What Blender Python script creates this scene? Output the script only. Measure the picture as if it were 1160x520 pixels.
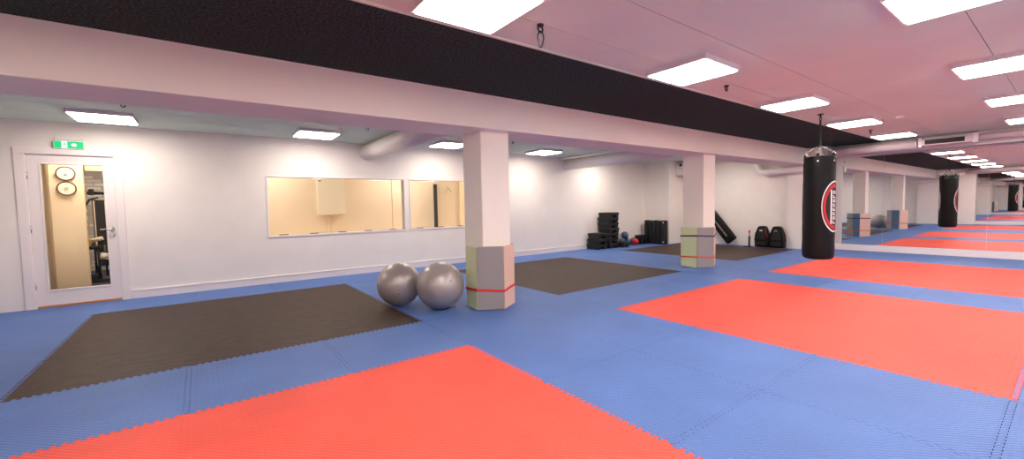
import bpy, bmesh, math, random
from mathutils import Vector, Matrix
random.seed(7)
PI = math.pi
SC = bpy.context.scene
COL = SC.collection
for o in list(bpy.data.objects):
    bpy.data.objects.remove(o, do_unlink=True)

# ------------------------------------------------------------------ camera
cam_d = bpy.data.cameras.new('camera')
cam = bpy.data.objects.new('camera', cam_d)
COL.objects.link(cam)
cam_d.sensor_fit = 'HORIZONTAL'
cam_d.sensor_width = 36.0
cam_d.lens = 475.52 / 1160 * 36.0
cam_d.clip_start = 0.05
cam_d.clip_end = 200
_m = (Matrix.Rotation(-0.63541, 4, 'Z') @ Matrix.Rotation(-0.05542, 4, 'X')
      @ Matrix.Rotation(0.02057, 4, 'Y') @ Matrix.Rotation(PI / 2, 4, 'X'))
cam.matrix_world = Matrix.Translation((-1.862, -8.201, 1.225)) @ _m
SC.camera = cam

# ------------------------------------------------------------------ world, exposure
world = bpy.data.worlds.new('world')
SC.world = world
world.use_nodes = True
world.node_tree.nodes['Background'].inputs[0].default_value = (1, 0.93, 0.9, 1)
world.node_tree.nodes['Background'].inputs[1].default_value = 0.02
SC.view_settings.view_transform = 'Standard'
SC.view_settings.look = 'None'
SC.view_settings.gamma = 1.0
SC.view_settings.use_curve_mapping = False
SC.view_settings.exposure = 1.17
LAMP = 13.0                       # radiance of the ceiling panels
LAMP_COL = (1.0, 0.90, 0.80)
WARM = 13.0                       # lamps of the rooms behind the left wall
WARM_COL = (1.0, 0.89, 0.78)
SC.cycles.max_bounces = 10
SC.cycles.diffuse_bounces = 6
SC.cycles.glossy_bounces = 6
SC.cycles.transparent_max_bounces = 12
SC.cycles.caustics_reflective = False
SC.cycles.caustics_refractive = False
SC.cycles.sample_clamp_indirect = 6.0

# ------------------------------------------------------------------ materials
def lin(c):
    return c / 12.92 if c <= 0.04045 else ((c + 0.055) / 1.055) ** 2.4
def rgb(r, g, b):
    return (lin(r / 255), lin(g / 255), lin(b / 255), 1)

def mat(name, col, rough=0.6, metal=0.0, spec=0.5, noise=0.0, nscale=4.0, bump=0.0, bscale=60.0, coat=0.0):
    m = bpy.data.materials.new(name)
    m.use_nodes = True
    nt = m.node_tree
    b = nt.nodes['Principled BSDF']
    b.inputs['Base Color'].default_value = col
    b.inputs['Roughness'].default_value = rough
    b.inputs['Metallic'].default_value = metal
    b.inputs['Specular IOR Level'].default_value = spec
    if coat:
        b.inputs['Coat Weight'].default_value = coat
        b.inputs['Coat Roughness'].default_value = 0.15
    tc = nt.nodes.new('ShaderNodeTexCoord')
    if noise:
        n = nt.nodes.new('ShaderNodeTexNoise')
        n.inputs['Scale'].default_value = nscale
        n.inputs['Detail'].default_value = 6
        nt.links.new(tc.outputs['Object'], n.inputs['Vector'])
        r = nt.nodes.new('ShaderNodeMapRange')
        r.inputs['From Min'].default_value = 0.3
        r.inputs['From Max'].default_value = 0.7
        r.inputs['To Min'].default_value = 1 - noise
        r.inputs['To Max'].default_value = 1 + noise
        nt.links.new(n.outputs['Fac'], r.inputs['Value'])
        v = nt.nodes.new('ShaderNodeVectorMath')
        v.operation = 'SCALE'
        v.inputs[0].default_value = col[:3]
        nt.links.new(r.outputs['Result'], v.inputs['Scale'])
        nt.links.new(v.outputs['Vector'], b.inputs['Base Color'])
    if bump:
        n2 = nt.nodes.new('ShaderNodeTexNoise')
        n2.inputs['Scale'].default_value = bscale
        n2.inputs['Detail'].default_value = 4
        nt.links.new(tc.outputs['Object'], n2.inputs['Vector'])
        bp = nt.nodes.new('ShaderNodeBump')
        bp.inputs['Strength'].default_value = bump
        bp.inputs['Distance'].default_value = 0.01
        nt.links.new(n2.outputs['Fac'], bp.inputs['Height'])
        nt.links.new(bp.outputs['Normal'], b.inputs['Normal'])
    return m

def mat_foam(name, col, noise=0.09, strength=1.0, rough=0.55, spec=0.35, nscale=1.6):
    """puzzle mat foam: small embossed bars in staggered rows"""
    m = mat(name, col, rough, spec=spec, noise=noise, nscale=nscale)
    nt = m.node_tree
    b = nt.nodes['Principled BSDF']
    tc = [n for n in nt.nodes if n.type == 'TEX_COORD'][0]
    mp = nt.nodes.new('ShaderNodeMapping')
    mp.inputs['Rotation'].default_value = (0, 0, PI / 4)
    nt.links.new(tc.outputs['Object'], mp.inputs['Vector'])
    br = nt.nodes.new('ShaderNodeTexBrick')
    br.inputs['Scale'].default_value = 1.0
    br.inputs['Brick Width'].default_value = 0.046
    br.inputs['Row Height'].default_value = 0.023
    br.inputs['Mortar Size'].default_value = 0.006
    br.inputs['Mortar Smooth'].default_value = 0.6
    nt.links.new(mp.outputs['Vector'], br.inputs['Vector'])
    bp = nt.nodes.new('ShaderNodeBump')
    bp.inputs['Strength'].default_value = strength
    bp.inputs['Distance'].default_value = 0.0042
    bp.invert = True
    nt.links.new(br.outputs['Fac'], bp.inputs['Height'])
    nt.links.new(bp.outputs['Normal'], b.inputs['Normal'])
    return m

def mat_emit(name, col, s):
    m = bpy.data.materials.new(name)
    m.use_nodes = True
    nt = m.node_tree
    b = nt.nodes['Principled BSDF']
    b.inputs['Base Color'].default_value = (0.8, 0.8, 0.8, 1)
    b.inputs['Emission Color'].default_value = (*col[:3], 1)
    b.inputs['Emission Strength'].default_value = s
    return m

def mat_glass(name):
    m = bpy.data.materials.new(name)
    m.use_nodes = True
    nt = m.node_tree
    nt.nodes.remove(nt.nodes['Principled BSDF'])
    out = nt.nodes['Material Output']
    t = nt.nodes.new('ShaderNodeBsdfTransparent')
    t.inputs[0].default_value = (0.97, 0.98, 0.97, 1)
    g = nt.nodes.new('ShaderNodeBsdfGlossy')
    g.inputs['Roughness'].default_value = 0.0
    f = nt.nodes.new('ShaderNodeFresnel')
    f.inputs[0].default_value = 1.3
    x = nt.nodes.new('ShaderNodeMixShader')
    nt.links.new(f.outputs[0], x.inputs[0])
    nt.links.new(t.outputs[0], x.inputs[1])
    nt.links.new(g.outputs[0], x.inputs[2])
    nt.links.new(x.outputs[0], out.inputs[0])
    return m

M = {}
M['wall'] = mat('wall_paint', rgb(240, 232, 226), 0.75, noise=0.02, nscale=3, bump=0.05, bscale=220)
M['white'] = mat('white_gloss_paint', rgb(240, 230, 228), 0.4)
M['ceil'] = mat('ceiling_board', rgb(214, 226, 212), 0.85, noise=0.03, nscale=2)
M['ceil_main'] = mat('ceiling_board_hall', rgb(220, 236, 208), 0.85, noise=0.03, nscale=2)
M['gap'] = mat('dark_joint', rgb(70, 66, 66), 0.9)
M['beam'] = mat('beam_paint', rgb(238, 234, 224), 0.7, noise=0.02, nscale=2)
M['blackboard'] = mat('black_wood_wool', rgb(50, 62, 57), 0.95, spec=0.15, noise=0.75, nscale=55, bump=1.0, bscale=70)
M['blue'] = mat_foam('blue_foam', rgb(88, 122, 188))
M['red'] = mat_foam('red_foam', rgb(236, 88, 74))
M['black'] = mat_foam('black_foam', rgb(62, 43, 34), noise=0.34, nscale=9)
M['sub'] = mat('subfloor', rgb(48, 50, 60), 0.9)
M['mirror'] = mat('mirror_silver', (0.86, 0.87, 0.86, 1), 0.0, metal=1.0)
M['glass'] = mat_glass('clear_glass')
M['lamp'] = mat_emit('lamp_diffuser', LAMP_COL, LAMP)
M['warm'] = mat_emit('warm_lamp_diffuser', WARM_COL, WARM)
M['alu'] = mat('lamp_housing', rgb(225, 220, 218), 0.5)
M['chrome'] = mat('chrome', (0.75, 0.75, 0.76, 1), 0.18, metal=1.0)
M['steel'] = mat('dark_steel', rgb(60, 58, 60), 0.35, metal=0.8)
M['vinyl_black'] = mat('black_vinyl', rgb(15, 15, 17), 0.48, spec=0.22, noise=0.15, nscale=9, bump=0.1, bscale=20)
M['strap_black'] = mat('black_webbing', rgb(24, 24, 26), 0.8)
M['plastic_black'] = mat('black_plastic', rgb(20, 20, 22), 0.5, noise=0.1, nscale=20)
M['rubber'] = mat('grey_rubber', rgb(190, 190, 190), 0.7)
M['green_pad'] = mat('green_vinyl', rgb(208, 216, 172), 0.5, bump=0.35, bscale=7)
M['grey_pad'] = mat('grey_vinyl', rgb(150, 144, 142), 0.5, bump=0.2, bscale=7)
M['beige_pad'] = mat('beige_vinyl', rgb(224, 190, 172), 0.5, bump=0.2, bscale=7)
M['blue_pad'] = mat('blue_vinyl', rgb(84, 122, 152), 0.5, bump=0.2, bscale=7)
M['red_strap'] = mat('red_strap', rgb(222, 48, 38), 0.6)
M['orange_strap'] = mat('orange_strap', rgb(228, 92, 50), 0.6)
M['navy_strap'] = mat('navy_strap', rgb(38, 40, 78), 0.6)
M['silver_ball'] = mat('silver_pvc', rgb(172, 164, 162), 0.36, metal=0.35, spec=0.6, noise=0.04, nscale=3)
M['grey_plug'] = mat('grey_plug', rgb(120, 118, 118), 0.5)
M['logo_white'] = mat('logo_white', rgb(236, 232, 228), 0.5)
M['logo_red'] = mat('logo_red', rgb(190, 28, 40), 0.5)
M['logo_black'] = mat('logo_black', rgb(20, 20, 22), 0.5)
M['sign_green'] = mat_emit('sign_green', rgb(0, 190, 110), 0.42)
M['sign_green'].node_tree.nodes['Principled BSDF'].inputs['Base Color'].default_value = rgb(0, 150, 90)
M['sign_white'] = mat_emit('sign_white', (0.7, 0.95, 0.85), 0.45)
M['duct'] = mat('duct_metal', rgb(232, 222, 220), 0.4, spec=0.5)
M['pipe'] = mat('pipe_paint', rgb(240, 230, 226), 0.4)
M['beige'] = mat('cream_wall', rgb(238, 222, 198), 0.75, noise=0.03, nscale=2)
M['cream'] = mat('cream_panel', rgb(250, 228, 196), 0.6)
M['cabinet'] = mat('cream_metal', rgb(244, 236, 216), 0.45)
M['wood'] = mat('threshold_wood', rgb(190, 128, 88), 0.5, noise=0.1, nscale=20)
M['med_blue'] = mat('navy_rubber', rgb(48, 78, 112), 0.4, coat=0.3)
M['med_red'] = mat('red_rubber', rgb(220, 40, 40), 0.45)
M['gym_floor'] = mat('dark_rubber_floor', rgb(66, 60, 62), 0.7, noise=0.25, nscale=60)
M['yellow'] = mat('yellow_paint', rgb(232, 170, 40), 0.5)
M['rim_brown'] = mat('brown_rim', rgb(92, 62, 44), 0.5)
M['roller'] = mat('pale_vinyl', rgb(228, 214, 202), 0.5)

def mat_stone():
    m = mat('rough_brick', rgb(200, 186, 178), 0.9, bump=0.6, bscale=30)
    nt = m.node_tree
    b = nt.nodes['Principled BSDF']
    tc = [n for n in nt.nodes if n.type == 'TEX_COORD'][0]
    mp = nt.nodes.new('ShaderNodeMapping')
    mp.inputs['Rotation'].default_value = (PI / 2, 0, 0)
    nt.links.new(tc.outputs['Object'], mp.inputs['Vector'])
    br = nt.nodes.new('ShaderNodeTexBrick')
    br.inputs['Scale'].default_value = 1
    br.inputs['Brick Width'].default_value = 0.24
    br.inputs['Row Height'].default_value = 0.08
    br.inputs['Mortar Size'].default_value = 0.01
    br.inputs['Color1'].default_value = rgb(232, 222, 214)
    br.inputs['Color2'].default_value = rgb(178, 164, 156)
    br.inputs['Mortar'].default_value = rgb(180, 170, 164)
    nt.links.new(mp.outputs['Vector'], br.inputs['Vector'])
    nt.links.new(br.outputs['Color'], b.inputs['Base Color'])
    return m
M['brick'] = mat_stone()

# ------------------------------------------------------------------ mesh helpers
class MB:
    def __init__(self):
        self.bm = bmesh.new()
    def _bev(self, before, w, seg=2):
        if w <= 0:
            return
        new = [e for e in self.bm.edges if e not in before]
        bmesh.ops.bevel(self.bm, geom=new, offset=w, segments=seg, affect='EDGES', profile=0.5)
    def box(self, x0, x1, y0, y1, z0, z1, bev=0, mi=0, rot=None, seg=2):
        bm = self.bm
        before = set(bm.edges); fb = set(bm.faces)
        c = Vector(((x0 + x1) / 2, (y0 + y1) / 2, (z0 + z1) / 2))
        mt = Matrix.Translation(c)
        if rot is not None:
            mt = mt @ rot
        bmesh.ops.create_cube(bm, size=1, matrix=mt @ Matrix.Diagonal((abs(x1 - x0), abs(y1 - y0), abs(z1 - z0), 1)))
        self._bev(before, bev, seg)
        for f in bm.faces:
            if f not in fb:
                f.material_index = mi
        return self
    def cyl(self, a, b, r, r2=None, seg=20, mi=0, caps=True):
        a, b = Vector(a), Vector(b)
        d = b - a
        q = d.to_track_quat('Z', 'Y').to_matrix().to_4x4()
        fb = set(self.bm.faces)
        bmesh.ops.create_cone(self.bm, cap_ends=caps, segments=seg, radius1=r, radius2=r if r2 is None else r2,
                              depth=d.length, matrix=Matrix.Translation((a + b) / 2) @ q)
        for f in self.bm.faces:
            if f not in fb:
                f.smooth = len(f.verts) == 4
                f.material_index = mi
        return self
    def sphere(self, c, r, seg=32, rings=16, scale=(1, 1, 1), mi=0):
        fb = set(self.bm.faces)
        bmesh.ops.create_uvsphere(self.bm, u_segments=seg, v_segments=rings, radius=r,
                                  matrix=Matrix.Translation(c) @ Matrix.Diagonal((*scale, 1)))
        for f in self.bm.faces:
            if f not in fb:
                f.smooth = True
                f.material_index = mi
        return self
    def tube(self, pts, r, seg=12, closed=False, mi=0, flat=None):
        """swept tube; flat=(w,t) sweeps a rectangle"""
        pts = [Vector(p) for p in pts]
        n = len(pts)
        rings = []
        up = Vector((0, 0, 1))
        prev = None
        for i, p in enumerate(pts):
            if closed:
                d = (pts[(i + 1) % n] - pts[i - 1]).normalized()
            else:
                d = (pts[min(i + 1, n - 1)] - pts[max(i - 1, 0)]).normalized()
            if prev is None:
                u = up if abs(d.dot(up)) < 0.95 else Vector((1, 0, 0))
                s = d.cross(u).normalized()
            else:
                s = (prev - d * prev.dot(d)).normalized()
            prev = s
            t = s.cross(d).normalized()
            if flat:
                w, h = flat
                ring = [p + s * (a * h / 2) + t * (b * w / 2) for a, b in ((1, 1), (-1, 1), (-1, -1), (1, -1))]
            else:
                ring = [p + s * (r * math.cos(2 * PI * k / seg)) + t * (r * math.sin(2 * PI * k / seg)) for k in range(seg)]
            rings.append([self.bm.verts.new(v) for v in ring])
        k = len(rings[0])
        m = n if closed else n - 1
        for i in range(m):
            A, B = rings[i], rings[(i + 1) % n]
            for j in range(k):
                f = self.bm.faces.new((A[j], A[(j + 1) % k], B[(j + 1) % k], B[j]))
                f.smooth = not flat
                f.material_index = mi
        if not closed:
            for rg in (rings[0], rings[-1]):
                f = self.bm.faces.new(rg)
                f.material_index = mi
        return self
    def lathe(self, prof, c=(0, 0, 0), seg=40, mi=0):
        """prof: (radius, z) from bottom to top"""
        c = Vector(c)
        rings = []
        for r, z in prof:
            if r < 1e-5:
                rings.append([self.bm.verts.new(c + Vector((0, 0, z)))])
            else:
                rings.append([self.bm.verts.new(c + Vector((r * math.cos(2 * PI * k / seg), r * math.sin(2 * PI * k / seg), z))) for k in range(seg)])
        for A, B in zip(rings, rings[1:]):
            for j in range(seg):
                if len(A) == 1 and len(B) == 1:
                    continue
                if len(A) == 1:
                    f = self.bm.faces.new((A[0], B[(j + 1) % seg], B[j]))
                elif len(B) == 1:
                    f = self.bm.faces.new((A[j], A[(j + 1) % seg], B[0]))
                else:
                    f = self.bm.faces.new((A[j], A[(j + 1) % seg], B[(j + 1) % seg], B[j]))
                f.smooth = True
                f.material_index = mi
        return self
    def prism(self, poly, z0, z1, mi=0, bev=0):
        before = set(self.bm.edges)
        b = [self.bm.verts.new((x, y, z0)) for x, y in poly]
        t = [self.bm.verts.new((x, y, z1)) for x, y in poly]
        fs = [self.bm.faces.new(b[::-1]), self.bm.faces.new(t)]
        n = len(poly)
        for i in range(n):
            fs.append(self.bm.faces.new((b[i], b[(i + 1) % n], t[(i + 1) % n], t[i])))
        for f in fs:
            f.material_index = mi
        self._bev(before, bev)
        return self
    def extr(self, poly3, vec, mi=0, bev=0):
        """extrude a 3-D polygon by a vector"""
        before = set(self.bm.edges)
        v = Vector(vec)
        b = [self.bm.verts.new(Vector(p)) for p in poly3]
        t = [self.bm.verts.new(Vector(p) + v) for p in poly3]
        fs = [self.bm.faces.new(b[::-1]), self.bm.faces.new(t)]
        n = len(b)
        for i in range(n):
            fs.append(self.bm.faces.new((b[i], b[(i + 1) % n], t[(i + 1) % n], t[i])))
        for f in fs:
            f.material_index = mi
        self._bev(before, bev)
        return self
    def build(self, name, mats, parent=None, loc=None):
        bmesh.ops.recalc_face_normals(self.bm, faces=self.bm.faces)
        me = bpy.data.meshes.new(name)
        self.bm.to_mesh(me)
        self.bm.free()
        for m in (mats if isinstance(mats, (list, tuple)) else [mats]):
            me.materials.append(M[m] if isinstance(m, str) else m)
        o = bpy.data.objects.new(name, me)
        COL.objects.link(o)
        if loc:
            o.location = loc
        if parent:
            o.parent = parent
        return o

def empty(name, loc=(0, 0, 0), rz=0):
    o = bpy.data.objects.new(name, None)
    o.empty_display_size = 0.05
    COL.objects.link(o)
    o.location = loc
    o.rotation_euler = (0, 0, rz)
    return o

def tag(o, label, cat, group=None, kind=None):
    o['label'] = label
    o['category'] = cat
    if group:
        o['group'] = group
    if kind:
        o['kind'] = kind
    return o

def struct(o, label=None):
    o['kind'] = 'structure'
    if label:
        o['label'] = label
    return o

def copy_tree(o, parent=None):
    c = o.copy()
    COL.objects.link(c)
    c.parent = parent
    for ch in list(o.children):
        copy_tree(ch, c)
    return c

# ------------------------------------------------------------------ floor of interlocking mats
NT, AMP, GAP = 40, 0.0145, 0.0021
def edge_profile(seed):
    p = [(0.0, 0.0)]
    a, b = 0.03, 0.97
    pitch = (b - a) / NT
    for k in range(NT):
        c = a + (k + 0.5) * pitch
        s = 1 if k % 2 else -1
        p.append((max(c - 0.58 * pitch, a - 0.002), s * AMP))
        p.append((min(c + 0.58 * pitch, b + 0.002), s * AMP))
    p.append((1.0, 0.0))
    return p
PROF = edge_profile(0)
def tile_outline(i, j, g=GAP):
    """cell x in [i,i+1], y in [j,j+1]"""
    out = []
    for t, s in PROF[:-1]:                    # bottom, +x
        out.append((i + t, j + s + g))
    for t, s in PROF[:-1]:                    # right, +y
        out.append((i + 1 - s - g, j + t))
    for t, s in PROF[::-1][:-1]:              # top, -x
        out.append((i + t, j + 1 + s - g))
    for t, s in PROF[::-1][:-1]:              # left, -y
        out.append((i - s + g, j + t))
    n = len(out)
    out = [(max(i + g, min(i + 1 - g, x)) if k % (n // 4) == 0 else x,
            max(j + g, min(j + 1 - g, y)) if k % (n // 4) == 0 else y) for k, (x, y) in enumerate(out)]
    return out

def tiles(cells, name, m, sub=False, z=0.0, g=GAP):
    mb = MB()
    bm = mb.bm
    for (i, j) in cells:
        poly = tile_outline(i, j, g)
        t = [bm.verts.new((x, y, z)) for x, y in poly]
        b = [bm.verts.new((x, y, z - 0.012)) for x, y in poly]
        bm.faces.new(t)
        n = len(poly)
        for k in range(n):
            bm.faces.new((b[k], b[(k + 1) % n], t[(k + 1) % n], t[k]))
    if sub:
        mb.box(-5.2, 11.2, -11.2, 0.02, -0.06, -0.012, mi=1)
    me = bpy.data.meshes.new(name)
    bm.normal_update()
    for f in bm.faces:
        if abs(f.normal.z) > 0.5 and f.normal.z < 0 and len(f.verts) > 20:
            f.normal_flip()
    bm.to_mesh(me)
    bm.free()
    me.materials.append(M[m])
    me.materials.append(M['sub'])
    o = bpy.data.objects.new(name, me)
    COL.objects.link(o)
    return o

def block(x0, x1, y0, y1):
    return [(i, j) for i in range(x0, x1) for j in range(y0, y1)]
reds = [block(-3, 0, -8, -5), block(2, 5, -8, -5), block(6, 9, -8, -5)]
blacks = [block(-3, 0, -4, -1), block(2, 5, -4, -1), block(7, 10, -4, -1)]
used = set(c for b in reds + blacks for c in b)
rest = [(i, j) for i in range(-5, 11) for j in range(-11, 0) if (i, j) not in used]
struct(tiles(rest, 'floor', 'blue', sub=True), 'blue interlocking puzzle mat floor of the training hall')
for cells, lab in zip(reds, ['red puzzle mat square filling the bottom foreground of the hall floor',
                             'largest-looking red puzzle mat square in mid floor, between foreground red and hanging bag',
                             'red puzzle mat square furthest back, by the mirror wall under the hanging bag']):
    tag(tiles(cells, 'red_puzzle_mat', 'red', g=.0009), lab, 'mat', 'red puzzle mat squares')
for cells, lab in zip(blacks, ['black puzzle mat square in front of the glazed door, left of the silver balls',
                               'black puzzle mat square between the two padded columns',
                               'black puzzle mat square furthest back, behind the column with the navy strap']):
    tag(tiles(cells, 'black_puzzle_mat', 'black', g=.0005), lab, 'mat', 'black puzzle mat squares')

# ------------------------------------------------------------------ shell
YW = -0.07                                   # room side of the left wall
ZL, ZC, ZB = 2.465, 2.49, 2.11
XE, XM = -4.4, 10.72
YR = -10.6
DX0, DX1, DZ = -3.675, -2.815, 2.045         # door opening
W1, W2 = (-0.98, 1.47), (1.55, 4.0)
WZ0, WZ1 = 0.775, 1.83
mb = MB()
yb = 0.06
def wl(x0, x1, z0, z1):
    mb.box(x0, x1, YW, yb, z0, z1)
wl(XE - .2, DX0, 0, ZL + .1); wl(DX0, DX1, DZ, ZL + .1); wl(DX1, W1[0], 0, ZL + .1)
wl(W1[0], W2[1], 0, WZ0); wl(W1[0], W2[1], WZ1, ZL + .1); wl(W1[1], W2[0], WZ0, WZ1); wl(W2[1], 9.5, 0, ZL + .1)
struct(mb.build('wall_left', 'wall'))
struct(MB().box(9.35, 9.5, -0.9, YW, 0, ZL + .1).build('wall_corner', 'wall'))
struct(MB().box(9.5, 10.45, -0.9, -0.75, 0, ZL + .1).build('wall_niche', 'wall'))
struct(MB().box(10.3, 10.45, -3.73, -0.9, 0, ZL + .1).build('wall_far', 'wall'))
struct(MB().box(10.2, 10.95, -4.6, -3.73, 0, ZC + .05).build('wall_pillar', 'wall'))
struct(MB().box(XM + 0.012, 10.95, YR - .1, -4.6, 0, ZC + .05).build('wall_mirror_side', 'wall'))
struct(MB().box(XE - .2, 10.95, YR - .15, YR, 0, ZC + .05).build('wall_right', 'wall'))
struct(MB().box(XE - .2, XE - .012, YR - .1, YW, 0, ZC + .05).box(XE - .012, XE + .22, -5.42, -3.55, 0, ZC).build('wall_end', 'wall'))
# header above mirror
struct(MB().box(10.44, XM + .012, YR, -4.6, 2.24, ZC).build('trim_1', 'beam'), 'white bulkhead above the wall mirrors')
struct(MB().box(XE - .012, XE + .28, YR, -5.42, 2.24, ZC).build('trim_2', 'beam'), 'white bulkhead above the end wall mirrors')
# ceilings in boards
mb = MB()
ys = [YW + .1, -0.77, -1.37, -1.97, -2.57, -3.17, -3.65]
for a, b in zip(ys, ys[1:]):
    mb.box(XE - .2, 10.45, b + .003, a - .003, ZL, ZL + .02)
mb.box(XE - .2, 10.45, -3.65, YW + .1, ZL + .02, ZL + .06, mi=1)
struct(mb.build('ceiling', ['ceil', 'gap']), 'grey board ceiling over the side aisle')
mb = MB()
ys = [-5.55, -5.92, -6.48, -7.69, -8.9, -10.1, YR]
for a, b in zip(ys, ys[1:]):
    mb.box(XE - .2, 10.95, b + .0025, a - .0025, ZC, ZC + .02)
mb.box(XE - .2, 10.95, YR, -4.0, ZC + .02, ZC + .06, mi=1)
mb.box(XE - .2, 10.95, -5.575, -5.55, ZC - .008, ZC)
struct(mb.build('ceiling_main', ['ceil_main', 'gap']), 'grey board ceiling over the training floor')
mb = MB()
mb.box(XE - .2, 10.72, -5.55, -4.1, ZC, ZC + .02)
struct(mb.build('ceiling_strip', 'blackboard'), 'black acoustic ceiling strip beside the long beam')
struct(MB().box(XE - .2, 10.2, -4.17, -3.55, ZB, ZC + .04, bev=.006).build('beam', 'beam'), 'long white concrete beam across the hall')

# skirtings and board edges
def skirt(name, x0, x1, y0, y1, zt=0.11, mi='white'):
    mb = MB().box(x0, x1, y0, y1, 0, zt, bev=.003)
    return struct(mb.build(name, mi))
mb = MB()
xs = [DX1 + .1, -1.9, 1.0, 4.0, 6.9, 9.35]
for a, b in zip(xs, xs[1:]):
    mb.box(a + .002, b - .002, YW - .016, YW, 0, .105, bev=.002)
mb.box(DX1 + .1, 9.35, YW - .022, YW, .105, .125, bev=.003)
struct(mb.build('baseboard_left', 'white'))
skirt('baseboard_corner', 9.334, 9.35, -0.9, YW - .02)
skirt('baseboard_niche', 9.35, 10.3, -0.916, -0.9)
skirt('baseboard_far', 10.284, 10.3, -3.73, -0.916)
skirt('baseboard_mirror', XM - .035, XM + .012, YR, -4.6, .14)
skirt('baseboard_end', XE - .012, XE + .03, YR, -5.42, .14)
skirt('baseboard_right', XE, 10.7, YR, YR + .016)
struct(MB().box(XE - .012, DX0 - .075, YW - .012, YW, 0, 2.095, bev=.002).build('trim_3', 'wall'), 'flush white board left of the door casing')

# columns
for cx, cy in ((0.985, -3.83), (5.84, -3.83)):
    struct(MB().prism([(cx - .205, cy - .205), (cx + .19, cy - .22), (cx + .19, cy + .09), (cx - .205, cy + .21)], 0, ZB + .02, bev=.012).build('column', 'beam'),
           'square white column carrying the long beam')

# ------------------------------------------------------------------ mirrors
joints = [-4.602, -5.5, -7.1, -8.7, -10.3]
mlabs = ['narrow wall mirror panel next to the pillar behind the hanging bag',
         'second wall mirror panel from the pillar, showing the reflected hanging bag',
         'wall mirror panel at the right edge of the photo', 'wall mirror panel beyond the right edge of the photo']
for (a, b), lab in zip(zip(joints, joints[1:]), mlabs):
    o = MB().box(XM, XM + .010, b + .0015, a - .0015, .14, 2.24).build('wall_mirror', 'mirror')
    tag(o, lab, 'mirror', 'wall mirror panels')
for (a, b), lab in zip(zip([-5.42, -7.0, -8.6, -10.2], [-7.0, -8.6, -10.2, -10.55]), ['end wall mirror nearest the white end pillar, seen only as a reflection',
         'second end wall mirror from the white end pillar', 'third end wall mirror from the white end pillar', 'narrow end wall mirror in the room corner']):
    o = MB().box(XE - .010, XE, b + .0015, a - .0015, .14, 2.24).build('wall_mirror', 'mirror')
    tag(o, lab, 'mirror', 'end wall mirror panels')

# ------------------------------------------------------------------ door
door = struct(empty('door_1', ((DX0 + DX1) / 2, YW, 0)), 'white door with a tall glass pane')
dc = (DX0 + DX1) / 2
def local(o):
    o.parent = door
    o.matrix_parent_inverse = Matrix.Translation((-dc, -YW, 0))
    return o
mb = MB()
mb.box(DX0 - .085, DX0 + .012, YW - .03, YW, 0, DZ + .07, bev=.004)
mb.box(DX1 - .012, DX1 + .075, YW - .03, YW, 0, DZ + .07, bev=.004)
mb.box(DX0 - .085, DX1 + .075, YW - .034, YW, DZ - .012, DZ + .075, bev=.004)
mb.box(DX0, DX0 + .02, YW - .0, .06, 0, DZ); mb.box(DX1 - .02, DX1, YW, .06, 0, DZ); mb.box(DX0 + .02, DX1 - .02, YW, .06, DZ - .02, DZ)
local(mb.build('door_frame', 'white'))
sx0, sx1 = DX0 + .02, DX1 - .02
gx0, gx1, gz0, gz1 = -3.535, -2.945, .235, 1.905
mb = MB()
for x0, x1, z0, z1 in ((sx0, gx0, .03, DZ - .025), (gx1, sx1, .03, DZ - .025), (gx0, gx1, .03, gz0), (gx0, gx1, gz1, DZ - .025)):
    mb.box(x0, x1, YW - .004, YW + .04, z0, z1)
w = .018
for x0, x1, z0, z1 in ((gx0 - w, gx0, gz0 - w, gz1 + w), (gx1, gx1 + w, gz0 - w, gz1 + w), (gx0, gx1, gz0 - w, gz0), (gx0, gx1, gz1, gz1 + w)):
    mb.box(x0, x1, YW - .014, YW - .004, z0, z1, bev=.003)
slab = local(mb.build('door_leaf', 'white'))
local(MB().box(gx0, gx1, YW + .015, YW + .021, gz0, gz1).build('glass_pane', 'glass'))
mb = MB()
hx = -2.885
mb.cyl((hx, YW - .004, 1.02), (hx, YW - .014, 1.02), .026)
mb.cyl((hx, YW - .014, 1.02), (hx, YW - .06, 1.02), .009)
mb.tube([(hx, YW - .055, 1.02), (hx - .03, YW - .06, 1.02), (hx - .12, YW - .06, 1.02)], .0095)
local(mb.build('door_handle', 'chrome'))
local(MB().cyl((hx, YW - .004, .94), (hx, YW - .016, .94), .024).cyl((hx, YW - .016, .94), (hx, YW - .022, .94), .012).build('lock', 'chrome'))
for z in (.3, 1.05, 1.75):
    local(MB().cyl((sx0 - .004, YW - .012, z - .05), (sx0 - .004, YW - .012, z + .05), .008).build('hinge', 'chrome'))
local(MB().box(DX0 + .02, DX1 - .02, YW - .02, .06, 0, .025, bev=.003).build('threshold', 'wood'))

# ------------------------------------------------------------------ windows in the left wall
for n, (a, b), lab in ((1, W1, 'wide interior window with white frame left of the column'), (2, W2, 'interior window half hidden by the near column')):
    mb = MB()
    f = .03
    mb.box(a, b, YW - .012, yb + .005, WZ0, WZ0 + f, bev=.003); mb.box(a, b, YW - .012, yb + .005, WZ1 - f, WZ1, bev=.003)
    mb.box(a, a + f, YW - .012, yb + .005, WZ0 + f, WZ1 - f, bev=.003); mb.box(b - f, b, YW - .012, yb + .005, WZ0 + f, WZ1 - f, bev=.003)
    wn = struct(mb.build('window_%d' % n, 'white'), lab)
    MB().box(a + f, b - f, -.008, -.002, WZ0 + f, WZ1 - f).build('window_pane', 'glass', wn)
    for k in range(5):  # row of short dark bars along the sill
        x = a + .25 + k * (b - a - .5) / 4
        MB().box(x - .07, x + .07, .0, .03, WZ0 + f, WZ0 + f + .014, bev=.003).build('window_stay', 'steel', wn)

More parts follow.
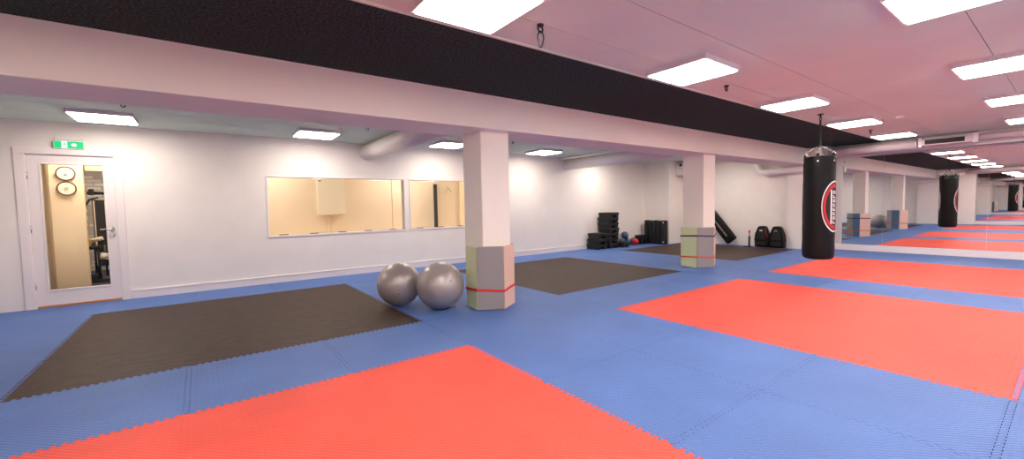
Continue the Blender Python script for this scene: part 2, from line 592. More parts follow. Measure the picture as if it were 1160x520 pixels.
# ------------------------------------------------------------------ exit sign
sg = tag(empty('exit_sign', (-3.245, YW, 2.09)), 'small green and white emergency exit sign above the glazed door', 'sign')
mb = MB().box(-.15, .15, -.05, 0, .02, .135, bev=.006)
mb.build('housing', 'white', sg)
MB().box(-.135, .145, -.045, -.005, .137, .172, bev=.006).cyl((-.1, -.03, .165), (-.1, -.03, .182), .006, seg=8).cyl((.1, -.03, .165), (.1, -.03, .182), .006, seg=8).build('mounting_rail', 'alu', sg)
MB().box(-.138, .138, -.054, -.049, .032, .122).build('green_face', 'sign_green', sg)
mb = MB()
mb.box(-.068, -.016, -.056, -.054, .036, .118)                                   # door opening
mb.extr([(.018, -.056, .077), (.044, -.056, .103), (.044, -.056, .09), (.052, -.056, .09), (.052, -.056, .103), (.078, -.056, .077), (.052, -.056, .051), (.052, -.056, .064), (.044, -.056, .064), (.044, -.056, .051)], (0, .002, 0))
mb.build('pictogram', 'sign_white', sg)
mb = MB()                                                                         # running figure
mb.cyl((-.04, -.0575, .104), (-.04, -.056, .104), .0065, seg=12)
mb.box(-.046, -.034, -.0575, -.056, .074, .096)
mb.extr([(-.046, -.0575, .074), (-.062, -.0575, .05), (-.057, -.0575, .048), (-.038, -.0575, .072)], (0, .0015, 0))
mb.extr([(-.040, -.0575, .076), (-.028, -.0575, .058), (-.034, -.0575, .044), (-.030, -.0575, .043), (-.022, -.0575, .06), (-.034, -.0575, .078)], (0, .0015, 0))
mb.extr([(-.036, -.0575, .094), (-.022, -.0575, .08), (-.025, -.0575, .076), (-.038, -.0575, .088)], (0, .0015, 0))
mb.build('running_figure', 'sign_green', sg)

# ------------------------------------------------------------------ ceiling lights
def lamp_proto(z, em='lamp', s=.6):
    t = empty('ceiling_light', (0, 0, z))
    h = s / 2
    mb = MB()
    f = .022
    for x0, x1, y0, y1 in ((-h, h, -h, -h + f), (-h, h, h - f, h), (-h, -h + f, -h + f, h - f), (h - f, h, -h + f, h - f)):
        mb.box(x0, x1, y0, y1, -.046, 0)
    mb.box(-h + f, h - f, -h + f, h - f, -.02, 0)
    mb.build('housing', 'alu', t)
    MB().box(-h + f, h - f, -h + f, h - f, -.056, -.03).build('diffuser', em, t)
    return t
_first = [None]
def lamp(x, y, z, label, group):
    if _first[0] is None:
        t = _first[0] = lamp_proto(z)
    else:
        t = copy_tree(_first[0])
    t.location = (x, y, z)
    tag(t, label, 'ceiling light', group)
rowA = ['square light panel at the top edge of the photo, nearest along the black strip',
        'square light panel beside the black strip, right of the carabiner hook',
        'third light panel along the black ceiling strip, in front of the bag chain',
        'fourth light panel along the black ceiling strip, right of the bag chain',
        'last light panel along the black ceiling strip, touching the white duct']
for x, lab in zip((-.45, 1.935, 4.32, 6.72, 9.12), rowA):
    lamp(x, -5.975, ZC, lab, 'light panels along the black ceiling strip')
lamp(-2.85, -5.975, ZC, 'light panel along the black strip behind the camera, seen only in mirrors', 'light panels along the black ceiling strip')
rowB = ['light panel of the middle row directly above the camera', 'large light panel cut by the top edge, right of the photo centre',
        'second light panel down the right edge of the photo', 'third light panel down the right edge of the photo',
        'fourth light panel down the right edge, just above the duct']
for x, lab in zip((-.5, 1.89, 4.25, 6.53, 8.93), rowB):
    lamp(x, -7.72, ZC, lab, 'light panels of the middle row')
lamp(-2.9, -7.72, ZC, 'light panel of the middle row behind the camera, seen only in mirrors', 'light panels of the middle row')
for x, w in zip((-2.9, -.5, 1.89, 4.25, 6.53, 8.93), ('nearest the end wall', 'behind the camera', 'right of the camera', 'level with the largest red square', 'level with the hanging bag', 'nearest the mirror wall')):
    lamp(x, -9.46, ZC, 'light panel of the outer row outside the photo, ' + w, 'light panels of the outer row')  # unseen extra row, added for more light in the hall
rowL = ['light panel on the side aisle ceiling above the glazed door', 'light panel on the side aisle ceiling above the wide window',
        'light panel between the round duct and the near column', 'light panel right of the near column on the aisle ceiling',
        'aisle light panel hidden behind the beam near the far corner', 'aisle light panel above the far niche']
for x, lab in zip((-2.78, -.33, 2.05, 4.45, 6.9, 8.9), rowL):
    lamp(x, -.92 if x < 8 else -2.4, ZL, lab, 'light panels of the side aisle')
M['dummy'] = M['alu']
sn = tag(MB().box(-.03, .03, -.03, .03, -.05, 0, bev=.006).build('motion_sensor', 'white', None, (-.12, -1.45, ZL)), 'tiny white sensor box on aisle ceiling beside the light panel above the window', 'sensor')
dt = tag(MB().lathe([(0, -.035), (.035, -.035), (.05, -.02), (.055, 0), (0, 0)], seg=24).build('smoke_detector', 'white', None, (6.87, -6.5, ZC)), 'small round white smoke detector on the pink-lit ceiling', 'smoke detector')

# ------------------------------------------------------------------ ceiling hooks
def hook(x, y, z, size, label, carab=False):
    t = tag(empty('ceiling_hook', (x, y, z)), label, 'hook', 'hooks on the ceiling')
    MB().cyl((0, 0, 0), (0, 0, -.008 * size), .02 * size, seg=16).build('plate', 'steel', t)
    n = 16
    r = .018 * size
    zc = -.008 * size - r
    MB().tube([(r * math.cos(2 * PI * k / n), 0, zc + r * math.sin(2 * PI * k / n)) for k in range(n)], .005 * size, seg=8, closed=True).build('eye', 'steel', t)
    if carab:
        L = .11
        zt = zc - r + .008
        pts = []
        for k in range(24):
            a = 2 * PI * k / 24
            pts.append((0.0, .022 * math.cos(a) * (1.0 if math.sin(a) > 0 else .8), zt - L / 2 + .055 * math.sin(a)))
        rot = Matrix.Rotation(.9, 3, 'Z')
        MB().tube([rot @ Vector(p) for p in pts], .0055, seg=8, closed=True).build('carabiner', 'steel', t)
    return t
hook(.11, -5.91, ZC, 1.2, 'dark steel hook with hanging carabiner beside the nearest light panel', True)
hook(2.81, -5.86, ZC, 1.3, 'small dark ceiling hook right of the second light panel')
hook(8.1, -5.86, ZC, 1.6, 'small dark ceiling hook near the last light panel and the duct')
hook(-2.51, -1.79, ZL, 1.0, 'tiny dark hook on aisle ceiling above the door light')
hook(.22, -1.75, ZL, 1.0, 'tiny dark hook on aisle ceiling left of the round duct')
hook(2.99, -1.71, ZL, 1.0, 'tiny dark hook on aisle ceiling right of the near column')

# ------------------------------------------------------------------ ducts and pipes
def ring_duct(pts, r, name='duct', rings=(), m='duct'):
    mb = MB().tube(pts, r, seg=32)
    for p, d in rings:
        p = Vector(p); d = Vector(d).normalized()
        mb.cyl(p - d * .012, p + d * .012, r + .006, seg=32)
    return mb.build(name, m)
tag(ring_duct([(.73, YW, 2.30), (.73, -3.57, 2.30)], .145, rings=[((.73, YW - .02, 2.3), (0, 1, 0))]), 'short fat white round duct above the wide window', 'duct')
tag(ring_duct([(5.98, YW, 2.29), (5.98, -3.57, 2.29)], .135, rings=[((5.98, YW - .02, 2.29), (0, 1, 0))]), 'long white round duct between the two columns', 'duct')
tag(ring_duct([(5.7, YW, 2.42), (5.7, -3.57, 2.42)], .028, 'pipe', m='pipe'), 'thin white pipe running along the duct between the columns', 'pipe')
# mirror wall duct: thick part, grille box, thinner part
dX = 10.2
t = tag(empty('ventilation_duct', (dX, -4.62, 2.35)), 'white ceiling duct with dark grille above the mirror wall', 'duct')
o = ring_duct([(0, 0, 0), (0, -1.52, 0)], .095, 'duct_tube', rings=[((0, -1.5, 0), (0, 1, 0))]); o.parent = t
mb = MB().box(-.1, .1, -2.36, -1.58, -.06, .07, bev=.006)
mb.build('grille_box', 'duct', t)
mb = MB()
mb.box(-.104, -.1, -2.2, -1.64, -.04, .05)
mb.build('grille_recess', 'gap', t)
mb = MB()
for k in range(6):
    z = -.036 + k * .015
    mb.box(-.112, -.1, -2.2, -1.64, z, z + .003)
mb.build('louvre', 'steel', t)
MB().box(-.12, .11, -2.38, -2.30, -.085, .095, bev=.01).build('collar', 'white', t)
MB().box(-.11, .105, -1.60, -1.54, -.09, .098, bev=.004).build('collar', 'white', t)
o = ring_duct([(0, -2.38, .02), (0, -5.9, .02)], .06, 'thin_duct_tube'); o.parent = t
# pipes in front of the pillar
def bend(pts, r=.12, n=6):
    pts = [Vector(p) for p in pts]
    out = [pts[0]]
    for a, b, c in zip(pts, pts[1:], pts[2:]):
        u = (a - b).normalized(); v = (c - b).normalized()
        p0, p1 = b + u * r, b + v * r
        for k in range(n + 1):
            s = k / n
            out.append(p0 * (1 - s) ** 2 + b * 2 * s * (1 - s) + p1 * s * s)
    out.append(pts[-1])
    return out
tag(MB().tube(bend([(10.12, -4.62, 1.99), (10.12, -3.12, 1.97), (10.12, -3.0, 2.24), (10.12, -2.98, ZL)], .14), .078, seg=20).build('drain_pipe', 'pipe'),
    'fat white pipe with elbow running in front of the pillar beside the bag', 'pipe')
tag(MB().tube(bend([(10.1, -4.62, 2.17), (10.14, -3.6, 2.15), (10.16, -3.45, 2.16)], .05), .03, seg=14).build('water_pipe', 'pipe'),
    'thin white pipe above the fat elbow pipe near the bag', 'pipe')
tag(MB().tube(bend([(10.22, -1.2, 2.4), (10.22, -2.84, 2.4)], .05), .035, seg=14).build('water_pipe', 'pipe'),
    'thin white pipe high on the far wall right of the second column', 'pipe')
# end wall duct seen in the mirror
tag(ring_duct([(XE + .5, -5.2, 2.36), (XE + .5, -10.4, 2.36)], .09, 'ventilation_duct'), 'white duct above the end wall mirrors, seen as a reflection', 'duct')
tag(MB().tube(bend([(XE + .5, -5.1, 2.3), (XE + .45, -4.4, 2.02), (XE + .45, -3.3, 2.0), (XE + .45, -3.2, 2.4)], .12), .07, seg=18).build('drain_pipe', 'pipe'),
    'fat white pipe bending down by the end wall, seen as a reflection', 'pipe')
# ventilation unit in the niche corner
vu = tag(empty('ventilation_unit', (9.98, -1.05, 2.05)), 'boxy white ventilation unit hung high in the far niche', 'ventilation unit')
MB().prism([(-.28, -.2), (.22, -.2), (.22, .14), (-.28, .14)], .0, .36, bev=.01).build('casing', 'alu', vu)
MB().box(-.30, -.28, -.06, .02, .26, .33, bev=.005).build('vent_collar', 'steel', vu)
MB().cyl((0, 0, .36), (0, 0, .415), .02, seg=12).build('hanger', 'steel', vu)

# ------------------------------------------------------------------ column pads
def column_pad(cx, cy, straps, label, pts6):
    t = tag(empty('column_pad', (cx, cy, 0)), label, 'column pad')
    #   A(back left) B(front left) C(front) D(front right) E(back right) F(back)
    P = pts6
    mats = ['green_pad', 'grey_pad', 'beige_pad', 'blue_pad', 'grey_pad', 'beige_pad']
    th = .03
    H = .755
    names = ['pale green vinyl panel', 'grey vinyl panel', 'beige vinyl panel', 'blue vinyl panel', 'grey vinyl back panel', 'beige vinyl back panel']
    for k in range(6):
        a, b = Vector(P[k]), Vector(P[(k + 1) % 6])
        d = (b - a).normalized()
        nrm = Vector((-d.y, d.x))           # inward for this winding
        if nrm.dot(-a) < 0:
            nrm = -nrm
        a2, b2 = a + d * .004, b - d * .004
        poly = [a2, b2, b2 + nrm * th - d * .02, a2 + nrm * th + d * .02]
        mb = MB().prism([tuple(p) for p in poly], .004, H, bev=.007)
        o = mb.build('panel', mats[k], t)
        o['label'] = names[k]
    for z, m in straps:
        pts = []
        for k in range(6):
            p = Vector(P[k]) ; q = p * (1 + .008 / p.length)
            pts.append((q.x, q.y, z + (.012 if k % 2 else -.008)))
        mb = MB()
        bm = mb.bm
        R = []
        for p in pts:
            v = Vector((p[0], p[1], 0)).normalized()
            R.append([bm.verts.new((p[0], p[1], p[2] - .013)), bm.verts.new((p[0], p[1], p[2] + .013)),
                      bm.verts.new((p[0] - v.x * .006, p[1] - v.y * .006, p[2] + .013)), bm.verts.new((p[0] - v.x * .006, p[1] - v.y * .006, p[2] - .013))])
        for k in range(6):
            A, B = R[k], R[(k + 1) % 6]
            for j in range(4):
                bm.faces.new((A[j], A[(j + 1) % 4], B[(j + 1) % 4], B[j]))
        mb.build('strap', m, t)
    return t
column_pad(1.02, -3.85, [(.235, 'red_strap')], 'folded foam pad with one red strap round the near column, beside the balls',
           [(-.285, .15), (-.32, -.16), (-.045, -.33), (.26, -.13), (.235, .10), (0.02, .30)])
column_pad(5.83, -3.83, [(.595, 'navy_strap'), (.20, 'orange_strap')], 'folded foam pad with navy and orange straps round the further column',
           [(-.285, .2), (-.335, -.16), (-.02, -.32), (.375, -.14), (.28, .06), (0.02, .30)])

# ------------------------------------------------------------------ silver balls
def fit_ball(x, y, r, label, seed):
    t = tag(empty('exercise_ball', (x, y, 0)), label, 'exercise ball', 'silver exercise balls')
    mb = MB()
    prof = []
    n = 48
    for k in range(n + 1):
        a = -PI / 2 + PI * k / n
        rr = r * math.cos(a)
        z = r * math.sin(a)
        # fine moulded ribs round the middle band
        if abs(a) < 1.15 and abs(a) > .25:
            rr *= 1 - .004 * (k % 2)
        prof.append((max(rr, 0), z))
    prof[0] = (0, -r); prof[-1] = (0, r)
    mb.lathe(prof, seg=64)
    b = mb.build('ball_shell', 'silver_ball', t, (0, 0, r))
    b.rotation_euler = (1.1 + seed, .35, .4)
    d = Vector((-.35, -.85, -.25)).normalized() if seed == 0 else Vector((.0, -.9, .3)).normalized()
    MB().cyl(d * (r - .004), d * (r + .003), .012, seg=16).build('valve_plug', 'grey_plug', t, (0, 0, r))
fit_ball(.10, -3.115, .272, 'silver exercise ball on the left, partly behind the other ball', 0)
fit_ball(.425, -3.61, .284, 'silver exercise ball in front, touching the padded near column', .5)

# ------------------------------------------------------------------ punching bag
BX, BY = 5.567, -5.87
bag = tag(empty('punching_bag', (BX, BY, 0)), 'tall black cylindrical punching bag with red and white round logo, hanging from ceiling', 'punching bag')
r = .2
z0, z1 = .345, 1.865
prof = [(0, z0), (.12, z0 - .003), (.17, z0 + .006), (.192, z0 + .03), (.2, z0 + .07)]
for k in range(1, 14):
    z = z0 + .07 + (z1 - z0 - .1) * k / 14
    prof.append((.2 + .002 * math.sin(k * 2.1), z))
prof += [(.199, z1 - .03), (.19, z1 - .005), (.15, z1), (0, z1)]
MB().lathe(prof, seg=64).build('bag_body', 'vinyl_black', bag)
def logo(ang, hw=.195):
    hh, zc = .375, 1.125
    def arc(s0, s1, m, name, off, parent):
        """elliptical ring lying on the bag surface"""
        mb = MB()
        bm = mb.bm
        n = 72
        out = []
        radial = 4 if s0 > 0 else 10
        for q in range(radial + 1):
            s = s0 + (s1 - s0) * q / radial
            ringv = []
            for k in range(n):
                a = 2 * PI * k / n
                u = hw * s * math.cos(a); w_ = hh * s * math.sin(a)
                th = math.radians(ang) + u / r
                ringv.append(bm.verts.new(((r + off) * math.cos(th), (r + off) * math.sin(th), zc + w_)))
            out.append(ringv)
        for A, B in zip(out, out[1:]):
            for k in range(n):
                bm.faces.new((A[k], A[(k + 1) % n], B[(k + 1) % n], B[k]))
        if s0 <= .02:
            bm.faces.new(out[0])
        return mb.build(name, m, parent)
    lg = arc(.94, 1.0, 'logo_white', 'logo', .0035, bag)
    arc(.88, .94, 'logo_black', 'black_ring', .0036, lg)
    arc(.74, .88, 'logo_red', 'red_ring', .0037, lg)
    arc(.015, .74, 'logo_black', 'black_disc', .0036, lg)
    def patch(u0, u1, w0, w1, mb):
        bm = mb.bm
        vs = []
        n = 4
        for k in range(n + 1):
            th = math.radians(ang) + (u0 + (u1 - u0) * k / n) / r
            vs.append((bm.verts.new(((r + .0045) * math.cos(th), (r + .0045) * math.sin(th), zc + w0)),
                       bm.verts.new(((r + .0045) * math.cos(th), (r + .0045) * math.sin(th), zc + w1))))
        for A, B in zip(vs, vs[1:]):
            bm.faces.new((A[0], B[0], B[1], A[1]))
    mb = MB()
    patch(-.075, -.052, -.25, .24, mb)
    for k in range(8):                    # upright row of blocky letters, too small to read
        w0 = -.25 + k * .062
        patch(-.035, .03, w0, w0 + .016, mb)
        patch(-.035, -.018, w0 + .016, w0 + .044, mb)
        if k % 2:
            patch(.012, .03, w0 + .016, w0 + .044, mb)
        if k % 3:
            patch(-.018, .012, w0 + .03, w0 + .044, mb)
    mb.build('lettering', 'logo_white', lg)
logo(262)
logo(76, .11)
for k in range(6):
    a = 2 * PI * k / 6 + .2
    ca, sa = math.cos(a), math.sin(a)
    rot = Matrix.Rotation(a, 4, 'Z')
    mb = MB()
    mb.extr([rot @ Vector((.2, -.022, 1.72)), rot @ Vector((.2, .022, 1.72)), rot @ Vector((.196, .02, 1.9)), rot @ Vector((.196, -.02, 1.9))], (ca * .006, sa * .006, 0))
    tb = mb.build('hanging_tab', 'strap_black', bag)
    n = 12
    c = Vector((ca * .196, sa * .196, 1.905))
    side = Vector((-sa, ca, 0))
    MB().tube([c + side * (.022 * math.cos(2 * PI * j / n)) + Vector((0, 0, .022 * math.sin(2 * PI * j / n))) for j in range(n)], .0045, seg=8, closed=True).build('ring', 'chrome', tb)
    MB().cyl((ca * .205, sa * .205, 1.79), (ca * .212, sa * .212, 1.79), .012, seg=12).build('rivet', 'chrome', tb)
    # chain from the tab to the swivel
    A = Vector((ca * .19, sa * .19, 1.925)); B = Vector((ca * .012, sa * .012, 2.02))
    mb = MB()
    m_ = 8
    for j in range(m_):
        p = A.lerp(B, (j + .5) / m_)
        d = (B - A).normalized()
        s = d.cross(Vector((0, 0, 1))).normalized() if j % 2 else d.cross(d.cross(Vector((0, 0, 1)))).normalized()
        L = (B - A).length / m_ * .68
        mb.tube([p + d * (L * math.cos(2 * PI * q / 10)) + s * (.009 * math.sin(2 * PI * q / 10)) for q in range(10)], .003, seg=6, closed=True)
    mb.build('chain', 'chrome', bag)
# swivel, straps, top hook
MB().lathe([(0, 2.0), (.018, 2.005), (.02, 2.03), (.014, 2.05), (.014, 2.07), (0, 2.07)], seg=16).build('swivel', 'steel', bag)
for s in (-1, 1):
    MB().tube([(s * .012, 0, 2.05), (s * .022, 0, 2.15), (s * .02, 0, 2.27), (s * .004, 0, 2.36)], 0, flat=(.012, .02)).build('strap', 'strap_black', bag)
MB().tube([(.0 + .018 * math.cos(a), 0, 2.375 + .026 * math.sin(a)) for a in [2 * PI * k / 12 for k in range(12)]], .007, seg=8, closed=True).tube([(0, .012 * math.cos(a), 2.42 + .026 * math.sin(a)) for a in [2 * PI * k / 12 for k in range(12)]], .006, seg=8, closed=True).cyl((0, 0, 2.44), (0, 0, ZC), .012).cyl((0, 0, ZC - .012), (0, 0, ZC), .04).build('ceiling_mount', 'steel', bag)

# ------------------------------------------------------------------ step platforms by the left wall
def step_platform(L, W, H):
    """origin at the base centre, long axis x"""
    t = empty('step_platform')
    mb = MB()
    mb.box(-L / 2, L / 2, -W / 2, W / 2, H * .55, H - .006, bev=.012)
    mb.box(-L / 2 + .03, L / 2 - .03, -W / 2 + .03, W / 2 - .03, H * .35, H * .56)
    mb.build('deck', 'plastic_black', t)
    for s in (-1, 1):
        mb = MB().box(s * (L / 2 - .075) - .06, s * (L / 2 - .075) + .06, -W / 2 + .012, W / 2 - .012, .0, H * .56, bev=.008)
        mb.build('riser', 'plastic_black', t)
    MB().box(-L / 2 + .03, L / 2 - .03, -W / 2 + .02, W / 2 - .02, H - .007, H - .001, bev=.002).build('grip_top', 'strap_black', t)
    return t
_s0 = step_platform(.42, .40, .142)
first = True
def put_step(x, y, z, rz, lab, grp, sc=(1, 1, 1)):
    global first
    if first:
        o = _s0; first = False
    else:
        o = copy_tree(_s0)
    o.location = (x, y, z); o.rotation_euler = (0, 0, rz); o.scale = sc
    tag(o, lab, 'step platform', grp)
ords = ['bottom', 'second from bottom', 'third from bottom', 'fourth from bottom', 'third from top', 'second from top', 'topmost']
for k in range(7):
    put_step(7.34 + random.uniform(-.018, .018), -.31 + random.uniform(-.02, .01), .142 * k + .001, random.uniform(-.05, .05),
             'black step platform, %s of the tall stack by the left wall' % ords[k], 'step platforms in the tall stack')
for k, w in enumerate(['bottom', 'middle', 'top']):
    put_step(6.885 + random.uniform(-.015, .015), -.31 + random.uniform(-.02, .01), .148 * k + .001, random.uniform(-.05, .05),
             'black step platform, %s one of the low stack left of the tall stack' % w, 'step platforms in the low stack')
put_step(7.72, -.42, .001, .1, 'single black step platform on the floor right of the tall stack', 'loose step platforms', (.6, 1, 1.1))
put_step(8.90, -.25, .001, .0, 'low black step platform in the room corner behind the blue ball', 'loose step platforms', (.7, .7, 1.9))

# upright row of boards against the corner wall
def upright_board(y, k, lab):
    t = tag(empty('upright_step_board', (9.17, y, 0)), lab, 'step board', 'upright step boards in the corner')
    hz = .71 - (k % 2) * .012
    mb = MB().box(-.08, .08, -.068, .068, .004, hz, bev=.012)
    mb.build('deck', 'plastic_black', t)
    MB().box(-.094, -.08, -.045, .045, .24, hz - .06, bev=.004).build('grip_top', 'strap_black', t)
    MB().box(-.09, -.08, -.06, .06, .03, .18, bev=.004).build('riser', 'plastic_black', t)
    if k == 4:
        for z in (.07, .65):
            MB().cyl((-.09, -.035, z), (-.102, -.035, z), .022, seg=16).build('rubber_foot', 'rubber', t)
    return t
ul = ['leftmost', 'second from left', 'middle', 'second from right', 'rightmost, with two pale feet,']
for k in range(5):
    upright_board(-.29 - .141 * k, k, 'black step board standing on end, %s of five in the corner' % ul[k])

# medicine balls
def med(x, y, z, r, m, lab, band='chrome'):
    t = tag(empty('medicine_ball', (x, y, z)), lab, 'medicine ball', 'medicine balls in the corner')
    MB().sphere((0, 0, 0), r, 32, 20).build('ball_shell', m, t)
    n = 40
    MB().tube([((r + .001) * math.cos(2 * PI * k / n), (r + .001) * math.sin(2 * PI * k / n), 0) for k in range(n)], .005, seg=6, closed=True).build('seam_band', 'strap_black', t).rotation_euler = (.6, .4, 0)
med(8.02, -.235, .112, .11, 'med_blue', 'dark blue medicine ball at lower left of the ball pile')
med(8.243, -.235, .112, .11, 'med_blue', 'dark blue medicine ball at lower right of the ball pile')
med(8.131, -.24, .303, .11, 'med_blue', 'dark blue medicine ball resting on top of the other two')
med(8.45, -.37, .100, .098, 'med_red', 'bright red medicine ball on the floor in the corner')
med(8.60, -.19, .104, .103, 'med_blue', 'dark blue medicine ball behind the red ball')

# ------------------------------------------------------------------ kick shields, pump, long pad by the far wall
def shield(x, y, lab, mirror=1):
    t = tag(empty('kick_shield', (x, y, 0)), lab, 'kick shield', 'black kick shields by the pillar')
    # outline in the y-z plane, thick along x
    w = .172
    prof = [(-w, .01), (w, .01), (w, .20), (w * .88, .36), (w * .62, .52), (w * .45, .565), (-w * .45, .565), (-w * .62, .52), (-w * .88, .36), (-w, .20)]
    mb = MB().extr([(-.09, a, b) for a, b in prof], (.17, 0, 0), bev=.03)
    o = mb.build('shield_body', 'vinyl_black', t)
    for f in o.data.polygons:
        f.use_smooth = True
    mb = MB().extr([(-.1, a * .62, .25 + (b - .25) * .72) for a, b in prof[2:]], (.012, 0, 0), bev=.004)
    mb.build('front_panel', 'logo_black', t)
    MB().box(-.112, -.094, -.12, .12, .06, .16, bev=.006).build('base_panel', 'strap_black', t)
    MB().box(-.112, -.1, -.035, .035, .43, .47, bev=.004).build('patch', 'rubber' if mirror > 0 else 'grey_plug', t)
    return t
s1 = shield(10.1, -3.20, 'black padded kick shield leaning upright, left one of the pair by the pillar')
s2 = shield(10.1, -3.555, 'black padded kick shield leaning upright, right one against the pillar', -1)
MB().tube([(-.09, -.10, .50), (-.13, -.12, .44), (-.13, -.15, .34), (-.09, -.15, .28)], 0, flat=(.03, .008)).build('red_strap', 'logo_red', s1)
pm = tag(empty('hand_pump', (9.9, -2.95, 0)), 'slim black floor pump with red top left of the kick shields', 'pump')
MB().cyl((0, 0, .03), (0, 0, .30), .023).build('barrel', 'plastic_black', pm)
MB().tube([(0, 0, .02), (-.06, .11, .012)], .012, seg=8).tube([(0, 0, .02), (-.08, -.05, .012)], .012, seg=8).tube([(0, 0, .02), (.1, .0, .012)], .012, seg=8).build('base', 'plastic_black', pm)
MB().cyl((0, 0, .30), (0, 0, .40), .009, seg=10).build('rod', 'steel', pm)
MB().cyl((0, 0, .385), (0, 0, .45), .02, seg=12).build('handle', 'logo_red', pm)

lp = tag(empty('long_kick_pad', (10.12, -2.36, .16)), 'long black padded bag leaning against the far wall behind the column', 'kick pad')
ax = Vector((.07, .80, .93)).normalized()
nx = Vector((1, 0, 0))
sd = ax.cross(nx).normalized()
tt = sd.cross(ax).normalized()
rot = Matrix((sd, tt, ax)).transposed().to_4x4()
L = 1.12
mb = MB()
mb.box(-.155, .155, -.08, .08, -.06, L, bev=.05, seg=4)
o = mb.build('pad_body', 'vinyl_black', lp); o.matrix_local = rot
for f in o.data.polygons:
    f.use_smooth = True
sgn = 1 if (rot @ Vector((0, 1, 0))).x < 0 else -1
mb = MB().box(-.02, .02, sgn * .078, sgn * .088, .12, L - .15, bev=.004)
o = mb.build('pale_stripe', 'grey_plug', lp); o.matrix_local = rot  # grey strip standing in for the highlight along the pad
for z in (.25, .75):
    o = MB().tube([(-.06, sgn * .08, z), (-.05, sgn * .11, z + .03), (.05, sgn * .11, z + .03), (.06, sgn * .08, z)], .01, seg=8).build('grip', 'strap_black', lp); o.matrix_local = rot

# ------------------------------------------------------------------ room behind the windows
mb = MB()
mb.box(-2.6, 5.6, 1.3, 1.42, 0, 2.5); mb.box(-2.72, -2.6, .06, 1.42, 0, 2.5); mb.box(5.6, 5.72, .06, 1.42, 0, 2.5)
mb.box(1.7, 2.45, 1.275, 1.3, 0, 2.5)
struct(mb.build('wall_back_room', 'beige'))
struct(MB().box(-2.72, 5.72, .06, 1.42, 2.5, 2.56).build('ceiling_back_room', 'ceil'))
struct(MB().box(-2.72, 5.72, .06, 1.42, -.06, 0).build('floor_back_room', 'cream'))
cb = tag(empty('wall_cabinet', (.35, 1.3, 1.12)), 'cream metal wall cabinet seen through the wide window', 'cabinet')
MB().box(-.27, .27, -.14, 0, 0, .755, bev=.006).build('body', 'cabinet', cb)
MB().box(-.262, .262, -.155, -.14, .01, .745, bev=.004).build('door', 'cabinet', cb)
MB().box(-.25, -.2, -.162, -.155, .70, .72, bev=.002).build('badge', 'steel', cb)
MB().tube([(-.08, -.03, 0), (-.085, -.012, -.5)], .006, seg=8).tube([(.0, -.03, 0), (.0, -.012, -.5)], .005, seg=8).build('cable', 'roller', cb)
bp = tag(empty('black_post', (2.76, 1.2, 0)), 'black vertical post with white top seen through the right window', 'post')
MB().box(-.035, .035, -.035, .035, 0, 1.80, bev=.004).build('shaft', 'plastic_black', bp)
MB().box(-.05, .05, -.05, .05, 1.80, 1.85, bev=.008).build('cap', 'white', bp)
hg = tag(empty('coat_hook', (3.15, 1.3, 1.7)), 'thin wire coat hook on the cream wall seen through the right window', 'hook')
MB().tube([(0, 0, .06), (0, -.04, .0), (-.06, -.05, -.05), (-.08, -.05, -.1)], .005, seg=8).tube([(0, -.04, 0), (.06, -.05, -.05), (.08, -.05, -.1)], .005, seg=8).build('wire', 'steel', hg)
struct(MB().box(3.45, 3.6, 1.22, 1.3, 0, 2.5).build('trim_4', 'cream'), 'cream pilaster in the back room')
for x, lab in ((-.9, 'ceiling light in the back room above the wide window, out of sight'), (1.9, 'ceiling light in the back room between the windows, out of sight'), (4.4, 'ceiling light in the back room beyond the post, out of sight')):
    t = lamp_proto(2.5, 'warm', .5)
    t.location = (x, .62, 2.5)
    tag(t, lab, 'ceiling light', 'back room lights')

# ------------------------------------------------------------------ gym room behind the door
gf = struct(MB().box(-7.2, -2.72, .06, 6.2, -.06, 0).build('floor_gym', 'gym_floor'))
mb = MB()
mb.box(-7.2, -2.72, 4.6, 4.72, 0, 2.5)
struct(mb.build('wall_brick', 'brick'))
struct(MB().box(-7.2, -7.08, .06, 4.72, 0, 2.5).box(-2.84, -2.72, .06, 4.72, 0, 2.5).build('wall_gym', 'beige'))
struct(MB().box(-7.2, -2.72, .06, 4.72, 2.5, 2.56).build('ceiling_gym', 'ceil'))
struct(MB().box(-7.1, -3.66, 1.3, 1.42, 0, 2.5).build('wall_door_side', 'beige'))
struct(MB().box(-3.66, -3.30, .9, .98, 0, 2.5, bev=.004).build('wall_door_pillar', 'cream'))
struct(MB().box(-3.325, -2.84, 1.25, 1.42, 1.93, 2.5).build('trim_5', 'cream'), 'cream lintel beyond the glazed door')
struct(MB().box(-3.76, -3.73, 1.26, 1.30, .2, 2.2, bev=.003).build('trim_6', 'beige'), 'narrow vertical moulding beyond the door')
for z, lab in ((1.853, 'upper round cream wall disc with dark rim seen through the door'), (1.63, 'lower round cream wall disc with dark rim seen through the door')):
    t = tag(empty('wall_disc', (-3.475, .9, z)), lab, 'wall disc', 'round wall discs')
    mb = MB()
    n = 40
    mb.cyl((0, 0, 0), (0, -.03, 0), .094, seg=40)
    mb.build('disc', 'cabinet', t)
    MB().tube([(.1 * math.cos(2 * PI * k / n), -.03, .1 * math.sin(2 * PI * k / n)) for k in range(n)], .008, seg=8, closed=True).build('rim', 'rim_brown', t)
    MB().cyl((0, -.03, 0), (0, -.04, 0), .02, seg=16).build('boss', 'rubber', t)
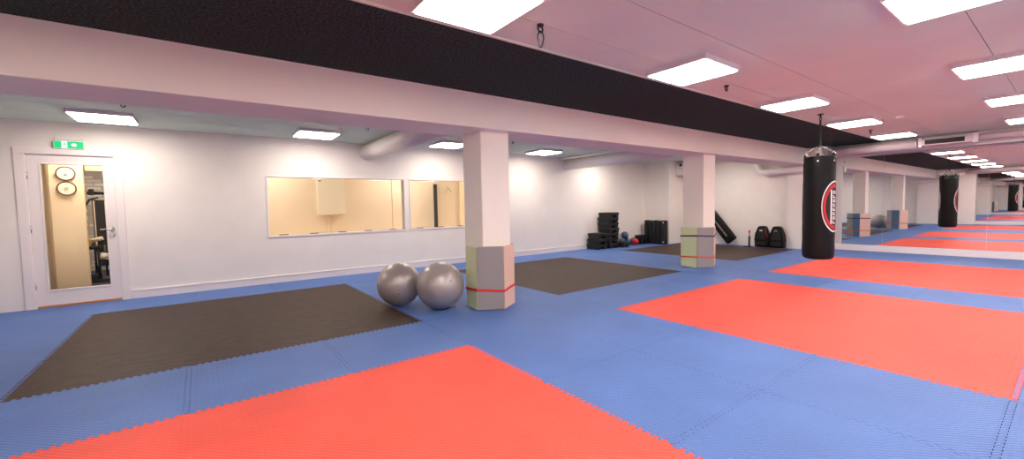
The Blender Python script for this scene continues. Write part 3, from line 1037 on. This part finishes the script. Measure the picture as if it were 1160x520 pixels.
# weight machine
wm = tag(empty('weight_machine', (-3.35, 2.6, 0)), 'dark weight machine with curved arm and pale rollers seen through the door', 'weight machine')
MB().box(-.11, .34, -.1, .25, .28, 1.5, bev=.01).box(-.08, .34, -.12, -.1, .32, 1.44, bev=.004).build('weight_stack', 'plastic_black', wm)
MB().box(-.09, -.07, -.135, -.12, .3, 1.48).box(.06, .08, -.135, -.12, .3, 1.48).build('guide_rod', 'chrome', wm)
MB().tube([(-.16, -.1, 1.62), (.4, -.1, 1.62)], .03, seg=12).box(-.14, -.07, -.13, -.06, 1.58, 1.7, bev=.01).build('top_bar', 'steel', wm)
MB().tube([(-.02, -.1, 1.54), (-.14, -.1, 1.5), (-.21, -.1, 1.36), (-.245, -.1, 1.15), (-.25, -.1, .8), (-.25, -.1, .5)], .018, seg=10).build('curved_arm', 'steel', wm)
MB().tube([(-.25, -.1, .95), (-.18, -.14, 1.0)], .014, seg=8).build('hand_grip', 'strap_black', wm)
MB().box(-.22, -.13, -.2, -.1, .70, .8, bev=.02).build('yellow_bracket', 'yellow', wm)
MB().cyl((-.13, -.22, .76), (.02, -.22, .80), .035).build('roller', 'roller', wm)
MB().cyl((-.24, -.24, .53), (-.18, -.24, .53), .07).cyl((-.02, -.28, .48), (.09, -.28, .46), .06).build('roller', 'roller', wm)
MB().tube([(-.13, -.2, .7), (-.05, -.25, .55), (-.04, -.25, .05)], .02, seg=10).tube([(.03, -.22, .68), (.05, -.24, .1)], .015, seg=10).build('leg_frame', 'steel', wm)
MB().box(-.26, -.06, -.32, -.1, .06, .16, bev=.02).box(-.28, .36, -.3, .2, .0, .06, bev=.01).tube([(-.25, -.1, .06), (-.25, -.1, .7)], .025, seg=10).tube([(-.1, -.1, .06), (-.1, -.1, .72)], .03, seg=10).build('base_frame', 'plastic_black', wm)
MB().box(-.27, -.02, -.3, -.06, .60, .66, bev=.02).build('seat', 'vinyl_black', wm)
for x, y, lab in ((-3.2, .5, 'ceiling light behind the glazed door, out of sight'), (-3.7, 3.3, 'ceiling light over the weight machine, out of sight'), (-3.35, 1.95, 'ceiling light in front of the weight machine, out of sight')):  # last two are unseen lamps, added to brighten brick wall and machine
    t = lamp_proto(2.5, 'warm', .5)
    t.location = (x, y, 2.5)
    tag(t, lab, 'ceiling light', 'lights behind the glazed door')
